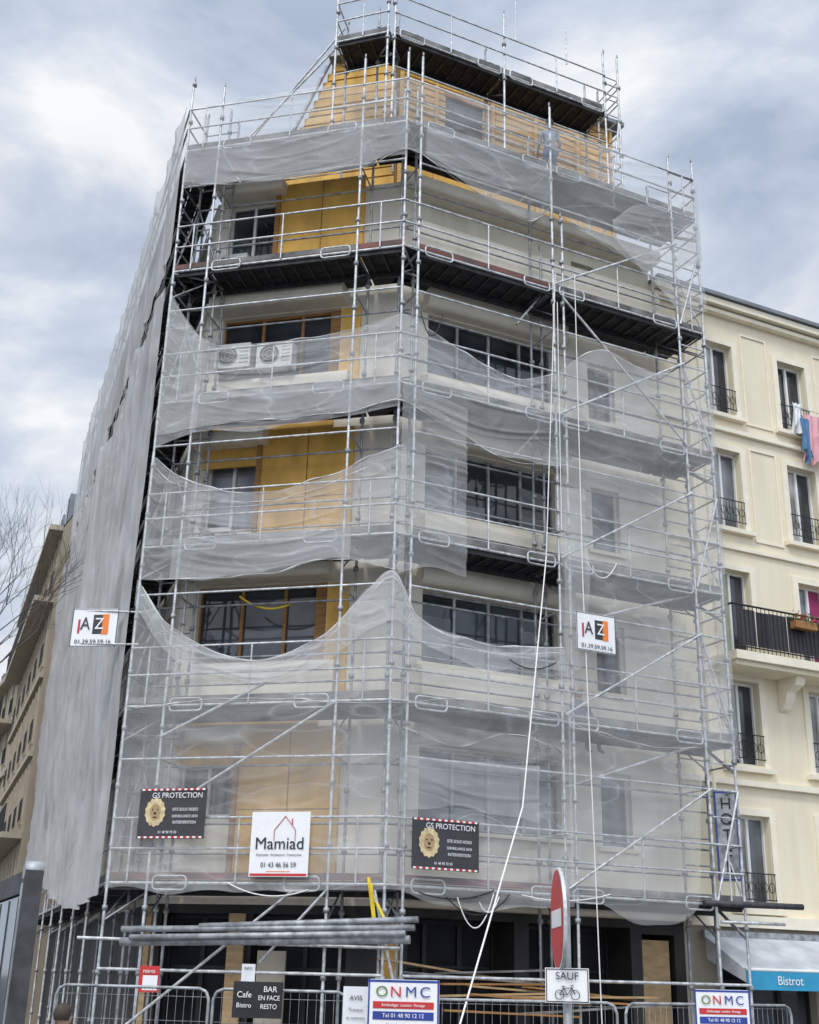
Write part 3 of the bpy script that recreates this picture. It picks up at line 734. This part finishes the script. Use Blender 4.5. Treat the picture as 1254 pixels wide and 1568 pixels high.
# ---------------------------------------------------------------- signs
mL=-L
def az(c,rt,w=.85,h=.72):
    sign('company_banner',c,rt,w,h,'sign_white',
     texts=[('A',-.17,.06,.34,'dark_board',.8),('Z',.09,.06,.30,'sign_white',.9),('01.39.59.59.16',0,-.27,.11,'black',1.05)],
     rects=[(0,.347,w,.012,'dark_board'),(0,-.347,w,.012,'dark_board'),(-.418,0,.012,h,'dark_board'),(.418,0,.012,h,'dark_board'),(.06,.06,.18,.36,'dark_board'),(.2,.06,.12,.38,'orange'),(-.29,.02,.04,.26,'red')])
az(Vector((-5.66,21.25,7.92)),P2(1,-.09).normalized()); az(FR0.p(3.95,.34,8.1),R)
m_=MB(); m_.tube(FL0.p(4.7,.0,8.2),Vector((-6.05,21.3,8.25)),.018,'galv'); m_.tube(FL0.p(4.7,.0,7.6),Vector((-6.05,21.3,7.62)),.018,'galv'); m_.build('banner_bracket',sc)
def lion_x(cx_):
    def fn(mb,c,rt,up):
        c=c+rt*cx_+up*.02
        n=rt.cross(up)*.002
        pts=[]
        for i in range(28):
            t=2*math.pi*i/28; rr=.2*(1+.12*(i%2)); pts.append(c+rt*(math.cos(t)*rr*.85)+up*(math.sin(t)*rr*1.1))
        mb.poly(pts,'gold'); mb.disc(c+n,rt,up,.10,'plywood',16,.14)
        for sx in (-.045,.045): mb.disc(c+n*2+rt*sx+up*.04,rt,up,.016,'black',8)
        mb.disc(c+n*2-up*.02,rt,up,.025,'black',8); mb.disc(c+n*2-up*.085,rt,up,.045,'black',10,.012)
    return fn
def gs(c,rt,w,h):
    r=[]
    k=0; x=-w/2+.05
    while x<w/2-.03:
        r.append((x,h/2-.02,.05,.03,'red' if k%2 else 'sign_white')); r.append((x,-h/2+.02,.05,.03,'red' if k%2 else 'sign_white')); x+=.055;k+=1
    sign('security_banner',c,rt,w,h,'dark_board',texts=[('GS PROTECTION',.08,h/2-.12,.125,'sign_white',.95),('SITE SOUS VIDEO',.24,.06,.07,'sign_white',.85),('SURVEILLANCE 24/24',.24,-.05,.062,'sign_white',.8),('INTERVENTION',.24,-.15,.07,'sign_white',.85),('01 48 90 70 30',-.05,-h/2+.1,.06,'sign_white',.9)],rects=r,extra=lion_x(-w/2+.3))
gs(FL0.p(3.66,.2,4.6),mL,1.2,.82); gs(FR0.p(.95,.25,4.15),R,1.22,.8)
def house(mb,c,rt,up):
    pts=[(-.1,.05),(-.1,.22),(.08,.44),(.26,.22),(.26,.05)]
    P=[c+rt*x+up*y for x,y in pts]
    mb.path(P,.006,'red',4); mb.path([c+rt*.2+up*.3,c+rt*.2+up*.4],.01,'red',4)
sign('company_banner',FL0.p(1.72,.22,4.1),mL,1.0,1.02,'sign_white',
 texts=[('Mamiad',0,.0,.27,'black',1.0),('Renovation  Architecture  Construction',0,-.17,.05,'dark_board',.95),('01 43 46 56 59',0,-.33,.11,'dark_board',.9)],
 rects=[(0,-.48,.96,.04,'red'),(0,-.43,.4,.012,'orange')],extra=house)
hs_=sign('hotel_sign',Vector((6.16,23.45,4.78)),P2(1,-.12).normalized(),.42,1.65,'galv_dull',
 texts=[(ch,0,.58-.29*i,.3,'black',1.0) for i,ch in enumerate('HOTEL')],rects=[(0,.8,.42,.03,'blue'),(0,-.8,.42,.03,'blue'),(-.195,0,.03,1.58,'blue'),(.195,0,.03,1.58,'blue')],th=.12)
m_=MB()
for z in (5.3,4.3): m_.tube(Vector((6.3,23.5,z)),FRw.p(7.6,0,z),.02,'iron')
m_.build('bracket',hs_)
ts=empty('no_entry_sign'); mb=MB()
pc=P2(1.1,8.4); mb.tube((pc.x,pc.y,.1),(pc.x,pc.y,2.75),.03,'galv_dull',12,cap=True)
ang=rad(180.5); nn=P2(math.cos(ang),math.sin(ang)); c=Vector((pc.x,pc.y,2.5))+nn*.035; rt_=Z.cross(nn).normalized()
def ring(c,n_,ux,uy,r,th,mat):
    k=40
    a=[c+ux*(math.cos(2*math.pi*i/k)*r)+uy*(math.sin(2*math.pi*i/k)*r) for i in range(k)]
    b=[p+n_*th for p in a]
    mb.poly(a,'galv_dull'); mb.poly(b,mat)
    for i in range(k): j=(i+1)%k; mb.poly([a[i],a[j],b[j],b[i]],'galv')
ring(c,nn,rt_,Z,.325,.022,'sign_white'); 
mb.disc(c+nn*.025,rt_,Z,.31,'red',40); mb.box(c+nn*.028,rt_,Z,nn,.46,.11,.002,'sign_white')
mb.build('pole_and_disc',ts)
def bike(mb,c,rt,up):
    c=c-up*.015
    for x in (-.05,.05): mb.path([c+rt*(x+.028*math.cos(t*math.pi/6))+up*(-.04+.028*math.sin(t*math.pi/6)) for t in range(12)],.003,'black',4,True)
    q=lambda x,y:c+rt*x+up*y
    mb.path([q(-.05,-.04),q(-.025,0),q(.03,0),q(0,-.04),q(-.025,0)],.003,'black',4); mb.path([q(0,-.04),q(-.05,-.04)],.003,'black',4); mb.path([q(.05,-.04),q(.025,.015),q(.04,.02)],.003,'black',4); mb.path([q(-.035,.01),q(-.015,.01)],.004,'black',4)
e=sign('cycle_exemption_sign',Vector((1.09,8.32,2.09)),P2(.99,-.14).normalized(),.28,.21,'sign_white',texts=[('SAUF',0,.055,.065,'black',1)],extra=bike,
 rects=[(0,.097,.27,.005,'black'),(0,-.097,.27,.005,'black'),(-.132,0,.005,.19,'black'),(.132,0,.005,.19,'black')])

def fence(name,P,Q,h=1.95,mesh=True):
    e=empty(name); mb=MB(); d=(Q-P); ln=d.length; d.normalize()
    q=lambda s,z:Vector((P.x+d.x*s,P.y+d.y*s,z))
    r=.018
    pts=[q(0,.1),q(0,h-.12),q(.035,h-.035),q(.12,h),q(ln-.12,h),q(ln-.035,h-.035),q(ln,h-.12),q(ln,.1)]
    mb.path(pts,r,'galv_dull',7); mb.tube(q(0,.2),q(ln,.2),.015,'galv_dull'); mb.tube(q(0,1.0),q(ln,1.0),.01,'galv_dull')
    s=.1
    while s<ln: mb.tube(q(s,.2),q(s,h),.003,'galv_dull',4); s+=.1
    z=.3
    while z<h: mb.tube(q(0,z),q(ln,z),.003,'galv_dull',4); z+=.26
    for s in (0,ln):
        c=q(s,.08); mb.box(c,d,P2(-d.y,d.x),Z,.2,.6,.14,'galv_dull')
    mb.build('frame_and_mesh',e)
fence('site_fence',P2(-4.0,15.3),P2(-2.15,14.9)); fence('site_fence',P2(-2.1,14.9),P2(-.55,14.7)); fence('site_fence',P2(-.45,14.6),P2(2.6,15.4),1.9); fence('site_fence',P2(2.7,15.4),P2(5.2,17.2),1.9)
sign('chalk_board',Vector((-1.56,14.6,1.85)),P2(1,-.05).normalized(),.56,.38,'black',texts=[('BAR',.14,.11,.085,'sign_white',1),('EN FACE',.13,.02,.07,'sign_white',.9),('RESTO',.13,-.07,.07,'sign_white',.9),('Cafe',-.15,.05,.09,'sign_white',1),('Bistro',-.15,-.06,.07,'sign_white',1)])
def nmc(c,rt,w=.66,h=.5):
    sign('site_company_sign',c,rt,w,h,'sign_white',texts=[('O',-.2,.14,.13,'green',1.1),('N',-.07,.14,.13,'red',1.1),('M',.07,.14,.13,'blue',1.1),('C',.2,.14,.13,'blue',1.1),('Echafaudages  Location  Montage',0,.03,.035,'sign_white',.85),('Tel 01 48 90 12 12',0,-.06,.05,'sign_white',1),('Ile de France',0,-.15,.06,'blue',1)],
     rects=[(0,.235,w,.02,'blue'),(-.32,0,.015,h,'blue'),(.32,0,.015,h,'blue'),(0,.03,.56,.06,'red'),(0,-.06,.56,.07,'blue')])
nmc(Vector((.06,12.0,1.85)),P2(.99,-.08).normalized()); nmc(Vector((3.55,14.2,1.83)),P2(.97,.22).normalized(),.64)
sign('notice_paper',Vector((-.38,12.1,1.78)),P2(1,0),.24,.5,'whitecloth',texts=[('AVIS',0,.15,.06,'black',1),('Travaux',0,.05,.04,'black',1),('de ravalement',0,-.02,.03,'black',1)])
sign('notice_paper',Vector((-3.62,18.9,2.02)),P2(1,-.1).normalized(),.3,.36,'red',texts=[('PERMIS',0,.1,.06,'sign_white',1)],rects=[(.02,-.05,.22,.2,'sign_white')])
sign('notice_paper',Vector((-2.18,18.9,2.1)),P2(1,-.1).normalized(),.2,.32,'whitecloth',texts=[('INFO',0,.1,.05,'black',1)])
mb=MB()
fbox(mb,FLw,1.5,2.0,.15,.2,.12,2.5,'stone_far2'); fbox(mb,FLw,2.3,2.6,.05,.1,.12,3.1,'plywood'); fbox(mb,FRw,.1,.4,.02,.08,.12,3.0,'ochre'); fbox(mb,FRw,5.45,6.1,-.1,-.05,1.2,2.9,'plywood'); fbox(mb,FLw,4.0,4.1,.1,.2,.12,3.2,'plywood')
mb.build('plywood_hoarding')
mb=MB()
for i in range(12):
    a=.2+random.random()*2.8; z=1.7+.05*i+.05*random.random(); dd=.25-.09*i
    p=FR0.p(a,dd,z+random.uniform(-.15,.15)); q=FR0.p(a+2.0+random.random()*1.5,dd+random.uniform(-.1,.1),z+random.uniform(-.2,.1)); u=(q-p).normalized()
    mb.box((p+q)/2,u,u.cross(Z).normalized(),u.cross(Z).normalized().cross(u),(q-p).length,.2,.03,random.choice(('plywood','toe_grey','brown_board','plywood')))
mb.build('plank_stack')
ap=empty('advertising_panel'); mb=MB(); a=P2(-2.03,7.0);b=P2(-3.1,9.4); d=(b-a).normalized(); nn=P2(-d.y,d.x)
F=Fr(a,d,nn); ln=(b-a).length
for s in (0,ln-.1):
    fbox(mb,F,s,s+.1,-.05,.05,.12,2.62,'galv_dark'); 
    mb.tube(F.p(s+.05,-.052,2.62),F.p(s+.05,.052,2.62),.05,'galv_dull',16,cap=True)
    fbox(mb,F,s+.02,s+.08,-.054,.054,.2,2.55,'galv_dull')
fbox(mb,F,.1,ln-.1,-.045,.045,2.5,2.62,'galv_dark'); fbox(mb,F,.1,ln-.1,-.045,.045,.7,.85,'galv_dark')
fbox(mb,F,.12,ln-.12,-.03,.03,.86,2.49,'glass_lt'); 
for q in range(6): fbox(mb,F,.25+q*.4,.27+q*.4,-.035,.035,.87,2.48,'galv_dark')
mb.build('frame',ap)
def tree(name,x,y,h,seed):
    rnd=random.Random(seed); mb=MB()
    def br(p,d,l,r,dep):
        q=p+d*l; mb.tube(p,q,r,'bark',5 if dep>2 else 3,r*.68)
        if dep==0: return
        for _ in range(rnd.choice((2,3,3))):
            nd=(d+Vector((rnd.uniform(-1,1),rnd.uniform(-1,1),rnd.uniform(-.25,.8)))*.62).normalized()
            br(q,nd,l*rnd.uniform(.66,.88),r*.60,dep-1)
    br(Vector((x,y,0)),Vector((0.05,0,1)).normalized(),h*.24,.16,8)
    mb.build(name)
tree('bare_tree',-13.9,35.5,17.2,3)
mb=MB()
rn=random.Random(4)
for i in range(500):
    c=Vector((-22.6+rn.gauss(0,.5),62+rn.gauss(0,.9),9+rn.gauss(0,.4))); a_=Vector((rn.uniform(-1,1),rn.uniform(-1,1),rn.uniform(-1,1))).normalized(); b_=a_.orthogonal().normalized()
    mb.poly([c,c+a_*.12,c+a_*.12+b_*.1,c+b_*.1],'leaf')
mb.build('balcony_plant')

# ---------------------------------------------------------------- people
def person(name,loc,ang,pose='stand',top='jacket',leg='jeans',helmet=False,hair='hair'):
    e=empty(name)
    J={'pel':(0,0,.96,.125),'sp':(0,.01,1.14,.115),'ch':(0,0,1.34,.135),'nk':(0,.01,1.5,.055),'hd':(0,0,1.58,.05)}
    Ed=[('pel','sp',top),('sp','ch',top),('ch','nk',top),('nk','hd','skin')]
    for sg,t in ((1,'r'),(-1,'l')):
        J['sh'+t]=(sg*.18,.01,1.41,.062)
        if pose=='stand':
            J['el'+t]=(sg*.24,.0,1.13,.043); J['wr'+t]=(sg*.22,-.2,.98,.028); J['pa'+t]=(sg*.2,-.27,.97,.024)
            J['hp'+t]=(sg*.09,0,.9,.09); J['kn'+t]=(sg*.11,-.03,.5,.058); J['an'+t]=(sg*.12,.02,.1,.04); J['to'+t]=(sg*.13,-.15,.045,.035)
        else:
            J['el'+t]=(sg*.25,-.08,1.14,.043); J['wr'+t]=(sg*.18,-.28,1.04,.028); J['pa'+t]=(sg*.16,-.35,1.03,.024)
            J['hp'+t]=(sg*.1,-.03,.93,.09); J['kn'+t]=(sg*.13,-.44,.95,.06); J['an'+t]=(sg*.13,-.42,.5,.04); J['to'+t]=(sg*.14,-.58,.42,.033)
        Ed+=[('ch','sh'+t,top),('sh'+t,'el'+t,top),('el'+t,'wr'+t,top),('wr'+t,'pa'+t,'skin'),('pel','hp'+t,leg),('hp'+t,'kn'+t,leg),('kn'+t,'an'+t,leg),('an'+t,'to'+t,'shoe')]
    def skin(J,Ed,root,nm,sub=1):
        names=list(J); me=bpy.data.meshes.new(nm); me.from_pydata([J[n][:3] for n in names],[(names.index(a),names.index(b)) for a,b,_ in Ed],[])
        o=bpy.data.objects.new(nm,me); col.objects.link(o)
        md=o.modifiers.new('s','SKIN'); 
        for i,n in enumerate(names):
            sv=me.skin_vertices[0].data[i]; sv.radius=(J[n][3],J[n][3]*.9); sv.use_root=(n==root)
        ss=o.modifiers.new('u','SUBSURF'); ss.levels=sub; ss.render_levels=sub
        bpy.context.view_layer.update()
        me2=bpy.data.meshes.new_from_object(o.evaluated_get(bpy.context.evaluated_depsgraph_get()))
        bpy.data.objects.remove(o)
        mats=[]
        for _,_,m in Ed:
            if m not in mats: mats.append(m)
        me2.materials.clear()
        for m in mats: me2.materials.append(M[m])
        for p in me2.polygons:
            p.use_smooth=True; c=p.center; best=9;bm=0
            for a,b,m in Ed:
                A=Vector(J[a][:3]);Bv=Vector(J[b][:3]);d=Bv-A; t=max(0,min(1,(c-A).dot(d)/max(1e-9,d.length_squared))); dist=(c-(A+d*t)).length
                if dist<best: best=dist;bm=mats.index(m)
            p.material_index=bm
        ob=bpy.data.objects.new(nm,me2); col.objects.link(ob); ob.parent=e
    try:
        skin(J,Ed,'pel','body',2)
        for sg,t in ((1,'r'),(-1,'l')):
            px,py,pz,_=J['pa'+t]
            for k in range(5):
                off=(k-1.5)*.018; ln=(.07,.08,.075,.06,.05)[k]
                if k==4: a=(px-sg*.02,py+.03,pz);b=(px-sg*.045,py+.0,pz+.01);c=(px-sg*.05,py-.03,pz)
                else: a=(px+off,py,pz);b=(px+off*1.1,py-ln*.6,pz-.005);c=(px+off*1.1,py-ln*.8,pz-ln*.45)
                skin({'a':(*a,.009),'b':(*b,.008),'c':(*c,.007)},[('a','b','skin'),('b','c','skin')],'a','finger',1)
    except Exception as ex: print('person',ex)
    h=MB()
    def ell(c,r,mat,n=14,m=10,zmin=-1,fn=None):
        k=len(h.v);i0=h.mi(mat)
        for i in range(m+1):
            ph=-math.pi/2+math.pi*i/m
            if math.sin(ph)<zmin: ph=math.asin(zmin)
            for j in range(n):
                th=2*math.pi*j/n; v=Vector((math.cos(ph)*math.cos(th)*r[0],math.cos(ph)*math.sin(th)*r[1],math.sin(ph)*r[2]))
                if fn: v=fn(v)
                h.v.append(tuple(Vector(c)+v))
        for i in range(m):
            for j in range(n):
                a=k+i*n+j;b=k+i*n+(j+1)%n; h.f.append((a,b,b+n,a+n)); h.m.append(i0); h.sm.append(True)
    ell((0,-.01,1.655),(.075,.092,.115),'skin',16,12,-1,lambda v:Vector((v.x*(1+.9*min(0,v.z)),v.y,v.z)))
    ell((0,-.105,1.645),(.012,.018,.025),'skin',8,6)
    for sx in (-1,1):
        ell((sx*.077,0,1.65),(.01,.02,.03),'skin',8,6); ell((sx*.03,-.088,1.668),(.012,.008,.007),'black',8,6)
    ell((0,-.09,1.60),(.025,.008,.006),'red',8,4)
    ell((0,.025,1.685),(.092,.100,.108),'helmet' if helmet else hair,16,12,-.1 if helmet else -.55)
    if helmet: ell((0,-.05,1.675),(.09,.12,.012),'helmet',16,4)
    h.build('head',e)
    e.location=loc; e.rotation_euler=(0,0,ang)
person('construction_worker',FR0.p(3.75,-.55,18.40),rad(190),'stand','jacket','jacket_blue',False)
person('construction_worker',FR0.p(4.4,-.95,6.52-.87),rad(25),'sit','jacket','cloth_gap_black',True)
person('pedestrian',(-3.45,13.6,.0),rad(160),'stand','jacket','jeans',False,'hair')

# ---------------------------------------------------------------- world & sun
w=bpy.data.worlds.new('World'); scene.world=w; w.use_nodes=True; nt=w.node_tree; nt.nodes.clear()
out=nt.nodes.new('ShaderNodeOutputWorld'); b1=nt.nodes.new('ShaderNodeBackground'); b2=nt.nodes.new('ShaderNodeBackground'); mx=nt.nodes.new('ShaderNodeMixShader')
sky=nt.nodes.new('ShaderNodeTexSky'); sky.sky_type='NISHITA'; sky.sun_disc=False; sky.sun_elevation=rad(48); sky.sun_rotation=rad(200)
b1.inputs[1].default_value=.12; nt.links.new(sky.outputs[0],b1.inputs[0])
tc=nt.nodes.new('ShaderNodeTexCoord')
def wn(sc,st,det,dist,off=(0,0,0)):
    mp=nt.nodes.new('ShaderNodeMapping'); mp.inputs['Scale'].default_value=st; mp.inputs['Location'].default_value=off
    n=nt.nodes.new('ShaderNodeTexNoise'); n.inputs['Scale'].default_value=sc; n.inputs['Detail'].default_value=det; n.inputs['Distortion'].default_value=dist; n.inputs['Roughness'].default_value=.55
    nt.links.new(tc.outputs['Generated'],mp.inputs[0]); nt.links.new(mp.outputs[0],n.inputs['Vector']); return n
a=wn(4.2,(1,1,2.0),8,.25,(1.4,.6,.2)); rp=nt.nodes.new('ShaderNodeValToRGB')
els=rp.color_ramp.elements
els[0].position=.36; els[0].color=(.42,.50,.64,1); els[1].position=.63; els[1].color=(.95,.96,.98,1)
x=els.new(.50); x.color=(.62,.69,.81,1)
nt.links.new(a.outputs['Fac'],rp.inputs[0])
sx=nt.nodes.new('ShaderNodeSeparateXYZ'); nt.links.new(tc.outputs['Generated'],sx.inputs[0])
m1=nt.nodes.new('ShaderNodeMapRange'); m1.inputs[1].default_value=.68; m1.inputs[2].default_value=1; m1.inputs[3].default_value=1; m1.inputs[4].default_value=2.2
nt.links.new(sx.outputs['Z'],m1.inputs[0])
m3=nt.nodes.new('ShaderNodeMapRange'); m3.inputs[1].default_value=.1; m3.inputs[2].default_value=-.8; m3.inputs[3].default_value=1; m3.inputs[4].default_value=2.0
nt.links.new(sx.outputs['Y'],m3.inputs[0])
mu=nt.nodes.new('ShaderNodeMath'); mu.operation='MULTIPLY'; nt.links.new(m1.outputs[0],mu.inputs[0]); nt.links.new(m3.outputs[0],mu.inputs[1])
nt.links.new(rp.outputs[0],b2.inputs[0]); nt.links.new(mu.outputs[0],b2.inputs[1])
c=wn(1.7,(1,1,2),5,.2,(3,1,0)); m2=nt.nodes.new('ShaderNodeMapRange'); m2.inputs[1].default_value=.3; m2.inputs[2].default_value=.5; m2.inputs[3].default_value=.75; m2.inputs[4].default_value=1
nt.links.new(c.outputs['Fac'],m2.inputs[0]); nt.links.new(m2.outputs[0],mx.inputs[0])
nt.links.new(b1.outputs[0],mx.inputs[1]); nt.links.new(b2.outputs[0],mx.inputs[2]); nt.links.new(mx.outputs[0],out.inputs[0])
sl=bpy.data.lights.new('sun','SUN'); sl.energy=1.4; sl.angle=rad(12); sl.color=(1,.96,.9)
so=bpy.data.objects.new('sun',sl); col.objects.link(so)
az_=rad(200); el=rad(48)
dirv=Vector((math.sin(az_)*math.cos(el),math.cos(az_)*math.cos(el),math.sin(el)))
so.rotation_euler=dirv.to_track_quat('Z','Y').to_euler()
scene.view_settings.view_transform='Standard'; scene.view_settings.look='None'; scene.view_settings.exposure=0
cam=bpy.data.cameras.new('camera'); co=bpy.data.objects.new('camera',cam); col.objects.link(co)
cam.sensor_fit='VERTICAL'; cam.sensor_height=36; cam.lens=1850/1568*36; cam.clip_end=2000
co.matrix_world=Matrix.Translation((0,0,CZ))@Matrix.Rotation(rad(90+21.16),4,'X')@Matrix.Rotation(rad(1.47),4,'Z')
scene.camera=co
